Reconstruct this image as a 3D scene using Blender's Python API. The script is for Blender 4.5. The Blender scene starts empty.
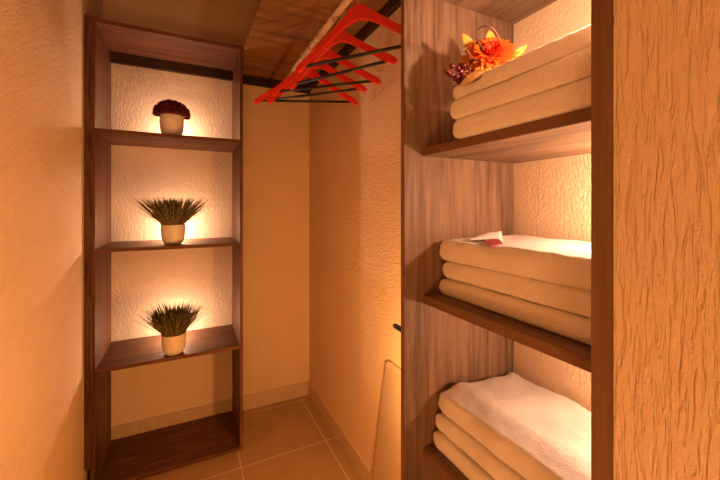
import bpy, bmesh, math, random
from mathutils import Vector, Matrix, noise
random.seed(7)
S = bpy.context.scene
C = S.collection
PI = math.pi

# ------------------------------------------------------------------ materials
def new_mat(name):
    m = bpy.data.materials.new(name); m.use_nodes = True
    nt = m.node_tree
    return m, nt, nt.nodes['Principled BSDF']

def srgb(r, g, b):
    f = lambda c: (c/255/12.92) if c/255 <= .04045 else ((c/255+.055)/1.055)**2.4
    return (f(r), f(g), f(b), 1)

def mapping(nt, scale, rot=(0, 0, 0)):
    tc = nt.nodes.new('ShaderNodeTexCoord'); mp = nt.nodes.new('ShaderNodeMapping')
    mp.vector_type = 'TEXTURE'          # turn first, then stretch
    mp.inputs['Scale'].default_value = tuple(1/c for c in scale); mp.inputs['Rotation'].default_value = rot
    nt.links.new(tc.outputs['Object'], mp.inputs['Vector'])
    return mp.outputs['Vector']

def noise_tex(nt, vec, scale=1.0, detail=3, rough=.5, dist=0):
    n = nt.nodes.new('ShaderNodeTexNoise')
    n.inputs['Scale'].default_value = scale; n.inputs['Detail'].default_value = detail
    n.inputs['Roughness'].default_value = rough; n.inputs['Distortion'].default_value = dist
    nt.links.new(vec, n.inputs['Vector'])
    return n.outputs['Fac']

def ramp(nt, fac, stops):
    r = nt.nodes.new('ShaderNodeValToRGB'); e = r.color_ramp.elements
    while len(e) < len(stops): e.new(.5)
    for i, (p, c) in enumerate(stops):
        e[i].position = p; e[i].color = c
    nt.links.new(fac, r.inputs['Fac'])
    return r.outputs['Color']

def math_node(nt, op, a, b=None):
    n = nt.nodes.new('ShaderNodeMath'); n.operation = op
    for i, v in enumerate((a, b)):
        if v is None: continue
        if isinstance(v, (int, float)): n.inputs[i].default_value = v
        else: nt.links.new(v, n.inputs[i])
    return n.outputs[0]

def bump(nt, bsdf, height, strength, dist):
    b = nt.nodes.new('ShaderNodeBump')
    b.inputs['Strength'].default_value = strength; b.inputs['Distance'].default_value = dist
    nt.links.new(height, b.inputs['Height']); nt.links.new(b.outputs['Normal'], bsdf.inputs['Normal'])

def plain(name, col, rough=.5, metal=0, spec=.5):
    m, nt, b = new_mat(name)
    b.inputs['Base Color'].default_value = col; b.inputs['Roughness'].default_value = rough
    b.inputs['Metallic'].default_value = metal; b.inputs['Specular IOR Level'].default_value = spec
    # slight variation of tone so that no surface is dead flat
    f = noise_tex(nt, mapping(nt, (1, 1, 1)), 60, 2)
    c2 = tuple(x*.88 for x in col[:3]) + (1,)
    nt.links.new(ramp(nt, f, [(.3, c2), (.7, col)]), b.inputs['Base Color'])
    return m

def plaster(name, col, scale, rot=(0, 0, 0), strength=.6, dist=.004, lo=.42, hi=.6, fine=220):
    """Bark-beetle render: elongated grooves in a grainy coat."""
    m, nt, b = new_mat(name)
    b.inputs['Roughness'].default_value = .9; b.inputs['Specular IOR Level'].default_value = .15
    v = mapping(nt, scale, rot)
    n1 = noise_tex(nt, v, 1, 3, .55, .6)
    g = ramp(nt, n1, [(lo, (0, 0, 0, 1)), (hi, (1, 1, 1, 1))])
    n2 = noise_tex(nt, mapping(nt, (1, 1, 1)), fine, 2)
    h = math_node(nt, 'ADD', g, math_node(nt, 'MULTIPLY', n2, .35))
    bump(nt, b, h, strength, dist)
    n3 = noise_tex(nt, mapping(nt, (1, 1, 1)), 3, 3)
    c2 = tuple(x*.93 for x in col[:3]) + (1,)
    nt.links.new(ramp(nt, n3, [(.35, c2), (.65, col)]), b.inputs['Base Color'])
    return m

def wood(name, dark, light, axis, rough=.5, scale=1.0, spec=.2, strength=.15):
    """Laminated board: grain runs along axis (0 x, 1 y, 2 z)."""
    m, nt, b = new_mat(name)
    b.inputs['Roughness'].default_value = rough; b.inputs['Specular IOR Level'].default_value = spec
    s = [60*scale]*3; s[axis] = 3.2*scale
    n1 = noise_tex(nt, mapping(nt, s), 1, 5, .62, .9)
    s2 = [260*scale]*3; s2[axis] = 9*scale
    n2 = noise_tex(nt, mapping(nt, s2), 1, 2, .5)
    s3 = [9*scale]*3; s3[axis] = 1.2*scale
    n3 = noise_tex(nt, mapping(nt, s3), 1, 3, .5, .5)
    f = math_node(nt, 'ADD', math_node(nt, 'MULTIPLY', n1, .55), math_node(nt, 'ADD', math_node(nt, 'MULTIPLY', n2, .2), math_node(nt, 'MULTIPLY', n3, .3)))
    mid = tuple((a+c)/2 for a, c in zip(dark, light))
    nt.links.new(ramp(nt, f, [(.38, dark), (.52, mid), (.68, light)]), b.inputs['Base Color'])
    bump(nt, b, n2, strength, .001)
    return m

M = {}
CREAM = (.80, .605, .385, 1)
M['plaster_left'] = plaster('plaster_left', CREAM, (40, 28, 130), (math.radians(38), 0, 0), .62, .004, .36, .60)
M['plaster_back'] = plaster('plaster_back', CREAM, (100, 60, 50), (0, 0, 0), .50, .003, .32, .66)
M['plaster_right'] = plaster('plaster_right', CREAM, (60, 42, 165), (math.radians(3), 0, 0), .60, .003, .34, .66)
M['plaster_niche'] = plaster('plaster_niche', CREAM, (200, 190, 95), (0, 0, 0), .42, .004, .30, .66, 300)
M['plaster_pillar'] = plaster('plaster_pillar', (.80, .63, .43, 1), (175, 175, 22), (0, 0, 0), .72, .003, .30, .56, 480)
M['ceiling'] = plain('ceiling_low_bounce', (.42, .30, .18, 1), .9, 0, .1)  # unseen, colour darkened so less light bounces onto the upper back wall
D1, L1 = (.042, .014, .006, 1), (.22, .090, .041, 1)
for i, a in enumerate('xyz'):
    M['wood_'+a] = wood('brown_laminate_'+a, D1, L1, i)
D2, L2 = (.085, .047, .027, 1), (.33, .205, .125, 1)
for i, a in enumerate('xyz'):
    M['oak_'+a] = wood('grey_oak_laminate_'+a, D2, L2, i)
M['edge_y'] = wood('oak_edge_y', (.12, .06, .03, 1), (.22, .12, .06, 1), 1)
M['edge_z'] = wood('oak_edge_z', (.12, .06, .03, 1), (.22, .12, .06, 1), 2)
M['ply'] = wood('rough_plywood', (.12, .052, .016, 1), (.36, .18, .065, 1), 0, .8, .5)
M['cleat'] = wood('dark_cleat', (.03, .012, .006, 1), (.065, .03, .014, 1), 1, .7)
M['rod'] = wood('pale_rod', (.50, .36, .22, 1), (.74, .58, .40, 1), 1, .45)
M['red'] = plain('red_plastic', (.74, .028, .012, 1), .35)
M['black'] = plain('black_plastic', (.012, .010, .009, 1), .45)
M['chrome'] = plain('hook_wire', (.75, .72, .68, 1), .25, 1)
M['pot'] = plain('cream_ceramic', (.88, .78, .63, 1), .35)
M['soil'] = plain('dark_soil', (.03, .02, .012, 1), .95)
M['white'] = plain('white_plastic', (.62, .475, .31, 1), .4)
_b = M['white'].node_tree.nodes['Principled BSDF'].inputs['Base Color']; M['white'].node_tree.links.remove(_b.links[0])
M['berry'] = plain('dark_red_berry', (.09, .005, .008, 1), .2)
M['twig'] = plain('brown_twig', (.10, .035, .015, 1), .6)
M['petal_yellow'] = plain('petal_yellow', (.95, .48, .05, 1), .6)
M['petal_orange'] = plain('petal_orange', (.95, .23, .015, 1), .6)
M['petal_red'] = plain('petal_red', (.85, .05, .008, 1), .6)
M['leaf_gold'] = plain('leaf_gold', (.90, .50, .06, 1), .6)
M['leaf_brown'] = plain('leaf_brown', (.36, .16, .03, 1), .6)
M['tag'] = plain('red_tag', (.36, .055, .06, 1), .6)
M['tag_print'] = plain('tag_print', (.80, .45, .45, 1), .6)
M['grout'] = plain('grout', (.72, .56, .38, 1), .9)

def foliage_mat(name, a, b_):
    m, nt, b = new_mat(name)
    b.inputs['Roughness'].default_value = .6; b.inputs['Specular IOR Level'].default_value = .3
    f = noise_tex(nt, mapping(nt, (1, 1, 1)), 90, 2)
    nt.links.new(ramp(nt, f, [(.35, a), (.65, b_)]), b.inputs['Base Color'])
    return m
M['grass'] = foliage_mat('artificial_grass', (.075, .070, .019, 1), (.26, .215, .07, 1))
M['topiary'] = foliage_mat('dark_red_foliage', (.07, .007, .012, 1), (.22, .022, .030, 1))

def towel_mat():
    m, nt, b = new_mat('white_terry')
    b.inputs['Roughness'].default_value = 1; b.inputs['Specular IOR Level'].default_value = .05
    b.inputs['Sheen Weight'].default_value = .25
    n = noise_tex(nt, mapping(nt, (1, 1, 1)), 520, 3, .65)
    n2 = noise_tex(nt, mapping(nt, (1, 1, 1)), 60, 2)
    h = math_node(nt, 'ADD', n, math_node(nt, 'MULTIPLY', n2, 1.2))
    bump(nt, b, h, .7, .003)
    nt.links.new(ramp(nt, n, [(.3, (.80, .75, .68, 1)), (.65, (.91, .87, .81, 1))]), b.inputs['Base Color'])
    return m
M['towel'] = towel_mat()

def tile_mat(name, x0, y0, size):
    m, nt, b = new_mat(name)
    b.inputs['Roughness'].default_value = .38; b.inputs['Specular IOR Level'].default_value = .4
    tc = nt.nodes.new('ShaderNodeTexCoord'); sp = nt.nodes.new('ShaderNodeSeparateXYZ')
    nt.links.new(tc.outputs['Object'], sp.inputs[0])
    outs = []
    for ax, o in (('X', x0), ('Y', y0)):
        d = math_node(nt, 'ADD', sp.outputs[ax], -o)
        d = math_node(nt, 'ADD', math_node(nt, 'MULTIPLY', d, 1/size), 50.5)
        d = math_node(nt, 'ABSOLUTE', math_node(nt, 'SUBTRACT', math_node(nt, 'FRACT', d), .5))
        outs.append(math_node(nt, 'LESS_THAN', d, .0022/size))
    g = math_node(nt, 'MAXIMUM', outs[0], outs[1])
    n = noise_tex(nt, mapping(nt, (1, 1, 1)), 7, 4)
    col = ramp(nt, n, [(.3, (.38, .245, .115, 1)), (.7, (.45, .29, .14, 1))])
    mx = nt.nodes.new('ShaderNodeMix'); mx.data_type = 'RGBA'
    nt.links.new(g, mx.inputs['Factor']); nt.links.new(col, mx.inputs['A'])
    mx.inputs['B'].default_value = (.72, .55, .37, 1)
    nt.links.new(mx.outputs['Result'], b.inputs['Base Color'])
    bump(nt, b, math_node(nt, 'SUBTRACT', 1.0, g), .3, .002)
    return m
M['tile'] = tile_mat('floor_tile', .628, 1.66, .412)
M['base_tile'] = plain('baseboard_tile', (.64, .46, .28, 1), .35)

# ------------------------------------------------------------------ geometry helpers
def add_box(bm, a, b, bevel=0.0, seg=2):
    r = bmesh.ops.create_cube(bm, size=1)
    vs = r['verts']
    for v in vs:
        v.co = Vector(tuple(a[i] + (v.co[i]+.5)*(b[i]-a[i]) for i in range(3)))
    if bevel:
        es = list({e for v in vs for e in v.link_edges})
        bmesh.ops.bevel(bm, geom=es, offset=bevel, segments=seg, profile=.6, affect='EDGES')

def add_tube(bm, pts, radius, n=8, cap=True):
    pts = [Vector(p) for p in pts]; rings = []
    prev = None
    for i, p in enumerate(pts):
        t = (pts[min(i+1, len(pts)-1)] - pts[max(i-1, 0)]).normalized()
        if prev is None:
            up = Vector((0, 0, 1)) if abs(t.z) < .9 else Vector((1, 0, 0))
        else:
            up = prev
        a = (up - t*up.dot(t)).normalized(); b = t.cross(a); prev = a
        r = radius[i] if isinstance(radius, (list, tuple)) else radius
        rings.append([bm.verts.new(p + (a*math.cos(k*2*PI/n) + b*math.sin(k*2*PI/n))*r) for k in range(n)])
    for q in range(len(rings)-1):
        for k in range(n):
            bm.faces.new((rings[q][k], rings[q][(k+1) % n], rings[q+1][(k+1) % n], rings[q+1][k]))
    if cap:
        bm.faces.new(list(reversed(rings[0]))); bm.faces.new(rings[-1])

def add_lathe(bm, prof, c=(0, 0, 0), n=40):
    rings = []
    for r, z in prof:
        if r < 1e-6: rings.append([bm.verts.new((c[0], c[1], c[2]+z))])
        else: rings.append([bm.verts.new((c[0]+r*math.cos(k*2*PI/n), c[1]+r*math.sin(k*2*PI/n), c[2]+z)) for k in range(n)])
    for a, b in zip(rings, rings[1:]):
        for k in range(n):
            k2 = (k+1) % n
            if len(a) == 1 and len(b) > 1: bm.faces.new((a[0], b[k2], b[k]))
            elif len(b) == 1 and len(a) > 1: bm.faces.new((a[k], a[k2], b[0]))
            elif len(a) > 1: bm.faces.new((a[k], a[k2], b[k2], b[k]))

def obj(name, bm, mat, parent=None, smooth=False, local=False, shade_angle=None):
    """Link bm as one mesh; its coordinates are the room's unless local is set."""
    if parent is not None and not local:
        off = parent.location.copy()
        if parent.parent: off += parent.parent.location
        bmesh.ops.translate(bm, verts=bm.verts, vec=-off)
    bmesh.ops.recalc_face_normals(bm, faces=bm.faces)
    me = bpy.data.meshes.new(name); bm.to_mesh(me); bm.free()
    me.materials.append(mat)
    if smooth:
        for p in me.polygons: p.use_smooth = True
    o = bpy.data.objects.new(name, me); C.objects.link(o)
    if parent is not None: o.parent = parent
    return o

def BM(): return bmesh.new()
def box_bm(a, b, bevel=0.0):
    bm = BM(); add_box(bm, a, b, bevel); return bm

def thing(name, label, cat, loc=(0, 0, 0), rotz=0, group=None):
    o = bpy.data.objects.new(name, None); C.objects.link(o)
    o.empty_display_size = .05
    o.location = loc; o.rotation_euler = (0, 0, rotz)
    tag(o, label, cat, group)
    return o
def tag(o, label, cat, group=None):
    o['label'] = label; o['category'] = cat
    if group: o['group'] = group
def struct(name, bm, m, label=None, cat='wall'):
    o = obj(name, bm, m); o['kind'] = 'structure'
    tag(o, label, cat)
    return o

# ------------------------------------------------------------------ room
XL, XR, YB, ZC = -.386, .69, 2.12, 2.45
struct('floor', box_bm((XL-.1, -1.1, -.06), (.95, YB+.1, 0)), M['tile'], 'beige tiled floor with pale grout lines', 'floor')
struct('ceiling', box_bm((XL-.1, -1.1, ZC), (.95, YB+.1, ZC+.06)), M['ceiling'], 'plain ceiling above the closet, darkened to bounce less light', 'ceiling')
struct('wall_left', box_bm((XL-.1, -1.1, 0), (XL, YB, ZC)), M['plaster_left'], 'bare cream plaster wall at the far left', 'wall')
struct('wall_back', box_bm((XL-.1, YB, 0), (XR+.1, YB+.1, ZC)), M['plaster_back'], 'cream plaster wall behind the potted plants', 'wall')
struct('wall_right', box_bm((XR, .585, 0), (XR+.1, YB, ZC)), M['plaster_right'], 'cream plaster wall under the red hangers', 'wall')
struct('wall_niche', box_bm((XR, .1975, 0), (XR+.1, .585, ZC)), M['plaster_niche'], 'rough cream plaster behind the folded towels', 'wall')
struct('wall_near', box_bm((.3825, -1.1, 0), (XR+.26, .1975, ZC)), M['plaster_pillar'], 'deeply grooved plaster wall end at the right edge', 'wall')

struct('lintel_light_block', box_bm((XL, -.20, 2.05), (.3825, .12, ZC)), M['plaster_left'], 'added unseen plaster block over the closet opening, keeps light out', 'wall')  # added out of view to keep ambient light off the upper back wall

BH = .085
def baseboard(name, label, a, b, joints, axis):
    o = struct(name, box_bm(a, b, .0015), M['base_tile'], label, 'baseboard')
    for j in joints:
        p, q = list(a), list(b)
        p[axis], q[axis] = j-.0018, j+.0018
        d = 1-axis
        p[d] -= .0006; q[d] += .0006; q[2] += .0004
        g = obj('grout_joint', box_bm(p, q), M['grout'], o)
        g['kind'] = 'structure'
baseboard('baseboard_back', 'tiled baseboard along the back wall', (XL+.010, YB-.010, 0), (XR-.010, YB, BH), (.640, .04), 0)
baseboard('baseboard_right', 'tiled baseboard along the right wall', (XR-.010, .597, 0), (XR, YB, BH), (2.00, 1.665, 1.25), 1)
baseboard('baseboard_left', 'tiled baseboard along the left wall', (XL, -1.1, 0), (XL+.008, YB, .095), (), 1)

# ------------------------------------------------------------------ left shelf unit
YF, YK = 1.776, 2.10
u = thing('shelf_unit', 'tall narrow brown shelf unit holding three potted plants', 'shelf unit', (-.06, 1.95, 0))
obj('side_panel', box_bm((-.366, YF, 0), (-.349, YB-.012, 1.985), .0012), M['wood_z'], u)
obj('side_panel', box_bm((.2245, YF, 0), (.239, YB-.012, 1.985), .0012), M['wood_z'], u)
obj('filler_strip', box_bm((XL+.001, YF-.002, .112), (-.3662, YF+.014, 1.985), .0012), M['wood_z'], u)
obj('top_panel', box_bm((-.349, YF, 1.967), (.2245, YB-.012, 1.985), .001), M['wood_x'], u)
obj('back_rail', box_bm((-.349, YB-.042, 1.915), (.2245, YB-.022, 1.967), .001), M['cleat'], u)
for z0, z1 in ((1.509, 1.526), (1.004, 1.020), (.499, .515)):
    obj('shelf', box_bm((-.349, YF+.004, z0), (.2245, YB-.002, z1), .001), M['wood_x'], u)
obj('bottom_panel', box_bm((-.349, YF, .004), (.2245, YB-.012, .022), .001), M['wood_x'], u)

# potted plants -----------------------------------------------------
def pot_bm(r=.052, h=.092):
    bm = BM()
    add_lathe(bm, [(0, 0), (r*.60, 0), (r*.70, .003), (r*.82, h*.12), (r*.91, h*.26), (r*.965, h*.45), (r*.99, h*.65), (r, h*.97),
                   (r-.001, h), (r-.004, h), (r-.005, h*.9), (0, h*.88)])
    return bm
def blade(bm, base, d, L, w, droop):
    """One tapering blade that arches outwards."""
    d = Vector(d).normalized(); side = d.cross(Vector((0, 0, 1)))
    side = side.normalized() if side.length > 1e-4 else Vector((1, 0, 0))
    out = Vector((d.x, d.y, 0))
    if out.length > 1e-4: out.normalize()
    n = 5; rows = []; p = Vector(base); cur = d.copy()
    for i in range(n+1):
        f = i/n; ww = w*(1-f**3)*.5
        if i == n: rows.append([bm.verts.new(p)])
        else: rows.append([bm.verts.new(p-side*ww), bm.verts.new(p+out*ww*.4-Vector((0, 0, ww*.3))), bm.verts.new(p+side*ww)])
        cur = (cur + Vector((0, 0, -droop*f)) + out*droop*.25).normalized()
        p = p + cur*(L/n)
    for a, b in zip(rows, rows[1:]):
        if len(b) == 3:
            bm.faces.new((a[0], a[1], b[1], b[0])); bm.faces.new((a[1], a[2], b[2], b[1]))
        else:
            bm.faces.new((a[0], a[1], b[0])); bm.faces.new((a[1], a[2], b[0]))

def grass_plant(label, loc, L, seed, spread):
    t = thing('potted_grass', label, 'plant', loc, 0, 'potted grass plants on the brown shelf unit')
    obj('pot', pot_bm(), M['pot'], t, True, True)
    bm = BM(); add_lathe(bm, [(.045, .083), (.030, .088), (0, .090)], n=24)
    obj('soil', bm, M['soil'], t, True, True)
    rnd = random.Random(seed); bm = BM()
    for i in range(520):
        a = rnd.uniform(0, 2*PI); r = .040*math.sqrt(rnd.random())
        tilt = math.radians(min(66, (r/.040)*spread*rnd.uniform(.55, 1.15) + abs(rnd.gauss(0, 6))))
        d = (math.cos(a)*math.sin(tilt), math.sin(a)*math.sin(tilt), math.cos(tilt))
        ln = L/max(.72, math.cos(tilt))*rnd.uniform(.80, 1.05)
        blade(bm, (r*math.cos(a), r*math.sin(a), .086), d, ln, rnd.uniform(.0050, .0074), rnd.uniform(.0, .08))
    obj('grass_blades', bm, M['grass'], t, False, True)
    return t
grass_plant('wide spreading artificial grass in white pot on the middle lit shelf', (-.0660, 1.860, 1.020), .140, 3, 47)
grass_plant('upright artificial grass in white pot on the lowest lit shelf', (-.0620, 1.828, .515), .132, 5, 37)

t = thing('potted_topiary', 'dark red domed plant in white pot on the top lit shelf', 'plant', (-.0715, 1.860, 1.526))
obj('pot', pot_bm(.0515, .100), M['pot'], t, True, True)
bm = BM()
rnd = random.Random(2)
add_lathe(bm, [(0, .097), (.052, .099), (.066, .108), (.064, .128), (.048, .150), (.026, .160), (0, .163)], n=24)
for i in range(1300):
    a = rnd.uniform(0, 2*PI); e = rnd.uniform(-.10, 1.0); ph = math.asin(max(-1, min(1, e)))
    nrm = Vector((math.cos(ph)*math.cos(a), math.cos(ph)*math.sin(a), math.sin(ph)))
    lump = 1 + .06*noise.noise(nrm*6)
    p = Vector((nrm.x*.075*lump, nrm.y*.075*lump, .106 + max(nrm.z, -.3)*.064*lump))
    w = rnd.uniform(.0035, .006)
    q = nrm + Vector((rnd.uniform(-1, 1), rnd.uniform(-1, 1), rnd.uniform(-1, 1)))*.7
    q.normalize(); s = q.cross(Vector((rnd.uniform(-1, 1), rnd.uniform(-1, 1), rnd.uniform(-1, 1)))).normalized()
    b0 = p - nrm*.012
    v = [bm.verts.new(b0), bm.verts.new(p - q*.002 + s*w), bm.verts.new(p + q*w*1.3), bm.verts.new(p - q*.002 - s*w), bm.verts.new(p + nrm*.002)]
    bm.faces.new((v[0], v[1], v[4])); bm.faces.new((v[1], v[2], v[4])); bm.faces.new((v[2], v[3], v[4])); bm.faces.new((v[3], v[0], v[4]))
obj('foliage', bm, M['topiary'], t, False, True)

# ------------------------------------------------------------------ right shelf unit
X0 = .38
ru = thing('towel_shelf', 'grey oak open shelf unit holding three stacks of towels', 'shelf unit', (.54, .39, 0))
YN0, YN1, YP0, YP1, ZT = .1985, .2176, .570, .582, 1.962
XB = XR-.001
def panel(y0, y1):
    p = obj('side_panel', box_bm((X0+.002, y0, 0), (XB, y1, ZT), .0006), M['oak_z'], ru)
    obj('edge_band', box_bm((X0, y0, 0), (X0+.002, y1, ZT), .0004), M['edge_z'], p)
panel(YN0, YN1); panel(YP0, YP1)
for z0, z1 in ((1.629, 1.647), (1.301, 1.317), (1.003, 1.019), (.693, .710), (.385, .402), (.06, .078)):
    s = obj('shelf', box_bm((.427, YN1, z0), (XB, YP0, z1), .0006), M['oak_y'], ru)
    obj('edge_band', box_bm((.425, YN1, z0), (.427, YP0, z1), .0004), M['edge_y'], s)
bm = BM()
add_tube(bm, [(.42, YP1-.002, .9275), (.42, YP1+.084, .9275), (.42, YP1+.089, .9275)], [.0058, .0058, .0042], 14)
pg = obj('peg', bm, M['black'], ru, True); pg['label'] = 'short black peg on the outer side'

CAMR = Vector((.8957, -.4446, 0)); CAMF = Vector((.4446, .8957, 0)); UP = Vector((0, 0, 1))
def V(px, py, t):                      # a room point from its direction as seen on the photo and its distance
    return Vector((0, 0, 1.2)) + (CAMF + CAMR*((px-360)/345) + UP*((206-py)/345))*t

# ------------------------------------------------------------------ towels
def towel_bm(a, b, seed, wob=.003, rx=.24, sag=0, under=True, ridge=0):
    """Folded towel: a soft rounded slab between corners a and b."""
    nx, ny, nz = 54, 76, 10
    h = b[2]-a[2]; rv = (h*rx, h*.47, h*.42)
    bm = BM(); grid = {}
    def vert(i, j, k):
        key = (i, j, k)
        if key in grid: return grid[key]
        # cluster the rows near the rims so that the fold stays round
        def ease(f): return .5 - .5*math.cos(PI*f)
        p = Vector((a[0]+(b[0]-a[0])*ease(i/nx), a[1]+(b[1]-a[1])*ease(j/ny), a[2]+h*(k/nz)))
        q = Vector(tuple(max(a[m]+rv[m], min(b[m]-rv[m], p[m])) for m in range(3)))
        d = Vector(tuple((p[m]-q[m])/rv[m] for m in range(3)))
        if d.length > 1e-9:
            e = d.normalized(); p = q + Vector(tuple(e[m]*rv[m] for m in range(3)))
        nn = d.normalized() if d.length > 1e-9 else Vector((0, 0, 1))
        s = Vector((seed*3.1, seed*1.7, seed*.9))
        f = noise.noise(p*14+s)*wob + noise.noise(p*42+s)*wob*.35 + noise.noise(p*130+s)*.0009
        up = noise.noise(Vector((p.x*9, p.y*9, seed*2.2)))*wob*1.6
        p = p + Vector((nn.x*f*1.3, nn.y*f*1.3, 0))
        kz = (p.z-a[2])/h
        if under: up = -abs(up+f); f = 0
        if ridge: up += ridge*math.exp(-((p.x-a[0])/(b[0]-a[0])-.22)**2/.018) - ridge*.5*(p.x-a[0])/(b[0]-a[0])
        p.z += (up + f)*max(0, min(1, kz))*.9 - sag*max(0, kz)*(1-abs(2*(p.x-a[0])/(b[0]-a[0])-1))
        grid[key] = bm.verts.new(p); return grid[key]
    def quad(*ks): bm.faces.new([vert(*k) for k in ks])
    for i in range(nx):
        for j in range(ny):
            quad((i, j, 0), (i, j+1, 0), (i+1, j+1, 0), (i+1, j, 0))
            quad((i, j, nz), (i+1, j, nz), (i+1, j+1, nz), (i, j+1, nz))
    for i in range(nx):
        for k in range(nz):
            quad((i, 0, k), (i+1, 0, k), (i+1, 0, k+1), (i, 0, k+1))
            quad((i, ny, k), (i, ny, k+1), (i+1, ny, k+1), (i+1, ny, k))
    for j in range(ny):
        for k in range(nz):
            quad((0, j, k), (0, j, k+1), (0, j+1, k+1), (0, j+1, k))
            quad((nx, j, k), (nx, j+1, k), (nx, j+1, k+1), (nx, j, k+1))
    return bm

def towel(a, b, seed, label, group, **kw):
    c = Vector(((a[0]+b[0])/2, (a[1]+b[1])/2, a[2]))
    bm = towel_bm(a, b, seed, **kw)
    bmesh.ops.translate(bm, verts=bm.verts, vec=-c)
    o = obj('folded_towel', bm, M['towel'], None, True)
    o.location = c
    tag(o, label, 'towel', group)
    return o
G1, G2, G3 = 'towels on the upper shelf', 'towels on the middle shelf', 'towels on the lower shelf'
towel((.414, .2215, 1.3172), (.670, .474, 1.3510), 1, 'bottom folded towel on the upper shelf under the orange flower', G1, rx=.16, wob=.0010)
towel((.412, .2215, 1.3512), (.668, .478, 1.3850), 2, 'middle folded towel on the upper shelf under the orange flower', G1, rx=.16, wob=.0010)
towel((.416, .2215, 1.3852), (.672, .474, 1.4120), 3, 'top folded towel on the upper shelf directly beneath the orange flower', G1, rx=.16, wob=.0010, under=False)
towel((.460, .2215, 1.0192), (.672, .566, 1.0530), 4, 'bottom folded towel of the stack with the red tag', G2)
towel((.464, .2215, 1.0532), (.670, .563, 1.0895), 5, 'middle folded towel of the stack with the red tag', G2)
tt = towel((.457, .2215, 1.0897), (.672, .565, 1.1330), 6, 'white folded towel with red tag and raised flap on top', G2, under=False)
towel((.444, .2215, .7102), (.672, .567, .7460), 7, 'bottom folded towel on the lower shelf', G3)
towel((.449, .2215, .7462), (.670, .566, .7820), 8, 'middle folded towel on the lower shelf', G3)
towel((.454, .2215, .7822), (.674, .565, .8235), 9, 'top folded towel on the lower shelf with ridged fold', G3, wob=.006, under=False, ridge=.010)

# flap and red tag on the top towel of the middle stack
def sheet(quadpts, th, nu=6, nv=6, curl=0.0):
    p = [Vector(q) for q in quadpts]; bm = BM(); g = []
    nrm = (p[1]-p[0]).cross(p[3]-p[0]).normalized()
    for s in (0, 1):
        g.append([[bm.verts.new((p[0]*(1-u/nu)+p[1]*(u/nu))*(1-v/nv) + (p[3]*(1-u/nu)+p[2]*(u/nu))*(v/nv)
                  + nrm*(s*th + curl*math.sin(PI*u/nu))) for u in range(nu+1)] for v in range(nv+1)])
    for v in range(nv):
        for w in range(nu):
            bm.faces.new((g[0][v][w], g[0][v+1][w], g[0][v+1][w+1], g[0][v][w+1]))
            bm.faces.new((g[1][v][w], g[1][v][w+1], g[1][v+1][w+1], g[1][v+1][w]))
    rim = [(0, i) for i in range(nu)] + [(i, nu) for i in range(nv)] + [(nv, i) for i in range(nu, 0, -1)] + [(i, 0) for i in range(nv, 0, -1)]
    for (a, b), (c, d) in zip(rim, rim[1:]+rim[:1]):
        bm.faces.new((g[0][a][b], g[0][c][d], g[1][c][d], g[1][a][b]))
    return bm
obj('flap', sheet([V(466, 241, .665), V(503, 243.5, .66), V(501.5, 233, .70), V(474, 239.5, .70)], .004, curl=.004), M['towel'], tt, True)
tg = obj('care_tag', sheet([V(483, 240, .655), V(489, 246.5, .585), V(503, 244, .60), V(497, 239, .66)], .0012, curl=.0015), M['tag'], tt)
tg['label'] = 'small red care tag'
obj('tag_print', sheet([V(489.5, 240.5, .640), V(491.5, 243.8, .605), V(497, 242.8, .61), V(495, 240, .645)], .0006, curl=.0006), M['tag_print'], tg)

# ------------------------------------------------------------------ autumn flower on the upper towels
FX = Vector((.4520, .4200, 1.447))
fl = thing('flower_decoration', 'orange artificial chrysanthemum with red berries lying on the upper towels', 'flower', (.452, .420, 1.409))
nrm = Vector((-.50, -.62, .52)).normalized()
e1 = nrm.cross(Vector((0, 0, 1))).normalized(); e2 = e1.cross(nrm)
def F(a, b, c=0): return FX + e1*a + e2*b + nrm*c       # e1 runs to picture left or right, e2 up
def petal(bm, ang, r0, r1, w, lift0, lift1, cup=.25):
    d = e1*math.cos(ang) + e2*math.sin(ang); s = nrm.cross(d)
    n = 5; rows = []
    for i in range(n+1):
        f = i/n; r = r0+(r1-r0)*f
        ww = w*(.35+.65*math.sin(PI*min(1, f*.62+.12)))*(1 if f < .8 else (1-((f-.8)/.2)**2*.75))
        h = lift0+(lift1-lift0)*f + .003*math.sin(PI*f)
        c = FX + d*r + nrm*h
        rows.append([bm.verts.new(c - s*ww + nrm*ww*cup), bm.verts.new(c), bm.verts.new(c + s*ww + nrm*ww*cup)])
    for a, b in zip(rows, rows[1:]):
        for k in (0, 1): bm.faces.new((a[k], a[k+1], b[k+1], b[k]))
rnd = random.Random(11)
for mat, n, r1, w, l0, l1, layers in (('petal_yellow', 24, .050, .0052, -.008, .000, 2), ('petal_orange', 24, .040, .0046, -.003, .012, 3), ('petal_red', 19, .023, .0032, .003, .011, 4)):
    bm = BM()
    for L in range(layers):
        for k in range(n):
            petal(bm, 2*PI*(k+L*.5)/n+rnd.uniform(-.1, .1), .004, r1*(1-.14*L)*rnd.uniform(.9, 1.05), w*rnd.uniform(.85, 1.1), l0+.003*L, l1+.004*L+rnd.uniform(-.002, .002))
    bmesh.ops.solidify(bm, geom=bm.faces[:], thickness=.0004)
    p = obj('petals', bm, M[mat], fl, True)
    p['label'] = {'petal_yellow': 'outer yellow-orange petals', 'petal_orange': 'orange middle petals', 'petal_red': 'red inner petals'}[mat]
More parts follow.
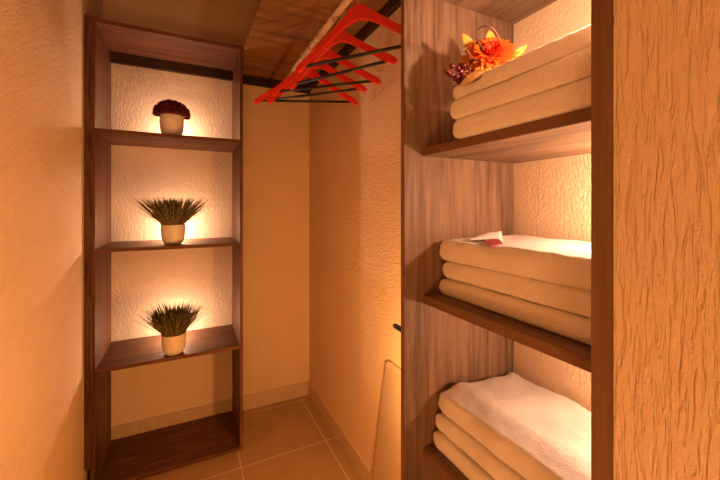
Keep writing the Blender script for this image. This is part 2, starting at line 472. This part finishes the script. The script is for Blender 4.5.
def leaf(name, mat, base, tip, w, bend, label=None):
    base, tip = Vector(base), Vector(tip); d = tip-base; L = d.length; d.normalize()
    s = d.cross(CAMF).normalized(); nn = s.cross(d); bm = BM(); n = 9; rows = []
    for i in range(n+1):
        f = i/n; ww = w*math.sin(PI*(f*.93+.03))**.8
        c = base + d*L*f + nn*bend*math.sin(PI*f)
        z = .15*ww*math.sin(i*2.3)
        rows.append([bm.verts.new(c-s*ww+nn*(ww*.3+z)), bm.verts.new(c), bm.verts.new(c+s*ww+nn*(ww*.3-z))])
    for a, b in zip(rows, rows[1:]):
        for k in (0, 1): bm.faces.new((a[k], a[k+1], b[k+1], b[k]))
    bmesh.ops.solidify(bm, geom=bm.faces[:], thickness=.0005)
    o = obj(name, bm, M[mat], fl, True)
    if label: o['label'] = label
T = .60
leaf('leaf', 'leaf_gold', V(488, 64, T+.005), V(463, 34, T+.005), .012, .004, 'golden yellow leaf')
leaf('leaf', 'leaf_gold', V(495, 54, T+.015), V(490, 30, T+.015), .011, .004, 'golden yellow leaf')
leaf('leaf', 'leaf_gold', V(482, 68, T+.005), V(460, 56, T-.005), .009, .004, 'golden yellow leaf')
leaf('leaf', 'leaf_gold', V(506, 64, T-.02), V(527, 45, T-.02), .007, .003, 'golden yellow leaf')
leaf('leaf', 'leaf_brown', V(486, 70, T-.055), V(461, 84.5, T-.045), .008, -.003, 'olive brown leaf lying in front')
for pts in ([(484, 50), (478, 42), (476.5, 33), (480, 28), (486, 26), (492, 28), (497, 34), (500, 42)],
            [(482, 61), (474, 59), (469, 53), (465, 47.5)], [(470, 82), (460, 84), (452, 87.5), (449, 88)]):
    bm = BM()
    P = [V(x, y, T-.055+.008*math.sin(i) if y < 80 else T-.03) for i, (x, y) in enumerate(pts)]
    Q = []
    for i in range(len(P)-1):                      # smooth the run of points
        p0, p1, p2, p3 = P[max(i-1, 0)], P[i], P[i+1], P[min(i+2, len(P)-1)]
        for k in range(5):
            f = k/5
            Q.append(.5*((2*p1)+(p2-p0)*f+(2*p0-5*p1+4*p2-p3)*f*f+(3*p1-p0-3*p2+p3)*f**3))
    Q.append(P[-1])
    add_tube(bm, Q, .0013, 6)
    obj('twig', bm, M['twig'], fl, True)
bs = [(447, 71), (452, 66), (452, 75), (458, 68), (461, 72), (457, 77), (464, 66), (466, 71), (463, 77), (469, 69), (470, 75), (455, 79), (459, 81), (466, 80), (472, 63), (474, 71), (449, 73), (461, 65)]
b0 = None
for i, (x, y) in enumerate(bs):
    c = V(x, y, T-.035+.012*((i*7) % 5)/5)
    if b0 is None:
        bm = BM(); bmesh.ops.create_icosphere(bm, subdivisions=2, radius=.0047)
        add_tube(bm, [(0, 0, .0042), (.0004, 0, .0062)], .0009, 6)
        b0 = obj('berry', bm, M['berry'], fl, True, True); o = b0
    else:
        o = b0.copy(); C.objects.link(o); o.parent = fl
    o.location = c - fl.location; o.rotation_euler = (i*.7, i*1.1, 0)
    s_ = 1 + .15*math.sin(i*3.3); o.scale = (s_, s_, s_)

# ------------------------------------------------------------------ hanging rail, board and hangers
XRD, ZRD = .446, 1.845
sb = thing('overhead_shelf', 'rough plywood shelf board above the clothes rail', 'shelf', (.465, 1.35, 1.965))
obj('board', box_bm((.241, .45, 1.965), (XR-.001, YB-.001, 1.984), .0008), M['ply'], sb)
obj('cleat', box_bm((.241, YB-.022, 1.915), (XR-.001, YB-.001, 1.965), .001), M['cleat'], sb)
obj('cleat', box_bm((XR-.024, .60, 1.925), (XR-.001, YB-.022, 1.965), .001), M['cleat'], sb)
bm = BM(); add_tube(bm, [(XRD, YP1, ZRD), (XRD, YB, ZRD)], .0115, 20)
rod = obj('clothes_rail', bm, M['rod'], None, True)
tag(rod, 'pale round clothes rail carrying the red hangers', 'rail')

def hanger_body():
    top = [(0, 0), (.012, -.001), (.024, -.007), (.036, -.018), (.050, -.030), (.075, -.048), (.127, -.086), (.175, -.117), (.200, -.132),
           (.214, -.142), (.221, -.151), (.219, -.159), (.210, -.163)]
    low = [(.199, -.158), (.196, -.152), (.191, -.150), (.189, -.154), (.183, -.151), (.127, -.1125), (.075, -.077), (.050, -.061),
           (.030, -.050), (.012, -.045), (0, -.0445)]
    half = top + low
    loop = half + [(-u, v) for u, v in reversed(half[1:-1])]
    bm = BM()
    vs = [bm.verts.new((u, 0, v)) for u, v in loop]
    f = bm.faces.new(vs)
    r = bmesh.ops.extrude_face_region(bm, geom=[f])
    ev = [g for g in r['geom'] if isinstance(g, bmesh.types.BMVert)]
    bmesh.ops.translate(bm, verts=ev, vec=(0, .013, 0))
    bmesh.ops.translate(bm, verts=bm.verts, vec=(0, -.0065, 0))
    bmesh.ops.recalc_face_normals(bm, faces=bm.faces)
    es = [e for e in bm.edges if abs(abs(e.verts[0].co.y)-.0065) < 1e-5 and abs(e.verts[0].co.y-e.verts[1].co.y) < 1e-5]
    bmesh.ops.bevel(bm, geom=es, offset=.0028, segments=2, profile=.6, affect='EDGES')
    bmesh.ops.triangulate(bm, faces=[f for f in bm.faces if len(f.verts) > 4])
    return bm
APEX = 1.790 - ZRD          # the apex below the rail's axis
def make_hanger():
    t = thing('clothes_hanger', '-', 'hanger', (0, 0, 0))
    bm = hanger_body(); bmesh.ops.translate(bm, verts=bm.verts, vec=(0, 0, APEX))
    obj('shoulders', bm, M['red'], t, False, True)
    bm = BM(); R = .0235; dz = -(R-.0132)
    pts = [(0, 0, APEX-.012), (0, 0, APEX+.012), (.006, 0, APEX+.024), (.0165, 0, APEX+.030)]
    pts += [(R*math.cos(a), 0, R*math.sin(a)+dz) for a in [math.radians(d) for d in range(-36, 225, 12)]]
    add_tube(bm, pts, .0020, 8)
    obj('hook', bm, M['chrome'], t, True, True)
    bm = BM(); add_tube(bm, [(-.191, 0, APEX-.1475), (.191, 0, APEX-.1475)], .0050, 12)
    obj('trouser_bar', bm, M['black'], t, True, True)
    return t
h0 = make_hanger()
spots = [(.91, -52, 'red hanger nearest the towel shelf, its black bar highest'),
         (1.066, -59, 'second red hanger from the towel shelf, turned most sharply'),
         (1.205, -44, 'middle one of the five red hangers on the rail'),
         (1.306, -47, 'fourth red hanger from the towel shelf, next to the last one'),
         (1.407, -24, 'red hanger nearest the back wall, its black bar lowest')]
for i, (y, a, lab) in enumerate(spots):
    if i == 0: r = h0
    else:
        r = h0.copy(); C.objects.link(r)
        for ch in list(h0.children):
            c = ch.copy(); C.objects.link(c); c.parent = r
    r.location = (XRD, y, ZRD); r.rotation_euler = (0, 0, math.radians(a))
    r['label'] = lab
    r['group'] = 'red hangers on the clothes rail'

# ------------------------------------------------------------------ white board leaning against the right wall
bm = BM()
W, WT, H, TH, R = .490, .385, .612, .010, .035
loop = [(0, 0)]
loop += [(W, 0)]
for k in range(9):
    a = PI/2*k/8; loop.append((WT-R+R*math.cos(a), H-R+R*math.sin(a)))
for k in range(9):
    a = PI/2+PI/2*k/8; loop.append((R+.012+R*math.cos(a), H-R+R*math.sin(a)))
vs = [bm.verts.new((0, u, v)) for u, v in loop]
f = bm.faces.new(vs)
r = bmesh.ops.extrude_face_region(bm, geom=[f])
bmesh.ops.translate(bm, verts=[g for g in r['geom'] if isinstance(g, bmesh.types.BMVert)], vec=(TH, 0, 0))
bmesh.ops.recalc_face_normals(bm, faces=bm.faces)
es = [e for e in bm.edges if abs(e.verts[0].co.x-e.verts[1].co.x) < 1e-5]
bmesh.ops.bevel(bm, geom=es, offset=.003, segments=3, profile=.5, affect='EDGES')
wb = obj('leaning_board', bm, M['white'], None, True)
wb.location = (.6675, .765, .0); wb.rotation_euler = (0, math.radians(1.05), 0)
tag(wb, 'smooth white board with rounded corner leaning against the right wall', 'board')

# ------------------------------------------------------------------ light: lamps in both shelf units, added fill light behind the camera
def lamp(name, loc, watt, col=(1, .53, .22), size=.012):
    l = bpy.data.lights.new(name, 'POINT'); l.energy = watt; l.color = col; l.shadow_soft_size = size
    o = bpy.data.objects.new(name, l); C.objects.link(o); o.location = loc
    return o
LC = (1, .67, .50)
for i, (z, w) in enumerate(((1.575, 2.9), (1.075, 3.3), (.560, 2.9))):
    lamp('shelf_lamp', (-.060, 2.02, z), w, LC, .012)
TC = (1, .63, .42)
lamp('towel_lamp', (.450, .236, 1.438), 5.0, TC, .008)
lamp('towel_lamp', (.600, .236, 1.215), 3.2, TC, .010)
lamp('towel_lamp', (.620, .236, .945), 1.9, TC, .010)
lamp('corner_lamp', (.525, .768, .64), 12.5, (1, .48, .15), .03)
lamp('fill_light', (-.18, -.50, .55), 13, (1, .47, .185), .15)  # added fill for the towel fronts and wall end, no known source

w = bpy.data.worlds.new('world'); S.world = w; w.use_nodes = True
bg = w.node_tree.nodes['Background']
bg.inputs['Color'].default_value = (1, .50, .18, 1); bg.inputs['Strength'].default_value = .5

# ------------------------------------------------------------------ camera
cd = bpy.data.cameras.new('camera'); cam = bpy.data.objects.new('camera', cd); C.objects.link(cam)
cam.location = (0, 0, 1.2); cam.rotation_euler = (PI/2, 0, -math.radians(26.4))
cd.sensor_width = 36; cd.lens = 345/720*36; cd.shift_y = -34/720; cd.clip_start = .01
S.camera = cam
S.view_settings.view_transform = 'Standard'; S.view_settings.look = 'None'
S.view_settings.gamma = 1; S.view_settings.use_curve_mapping = False
S.view_settings.exposure = 0.32
S.cycles.max_bounces = 12; S.cycles.diffuse_bounces = 8
S.cycles.use_denoising = True
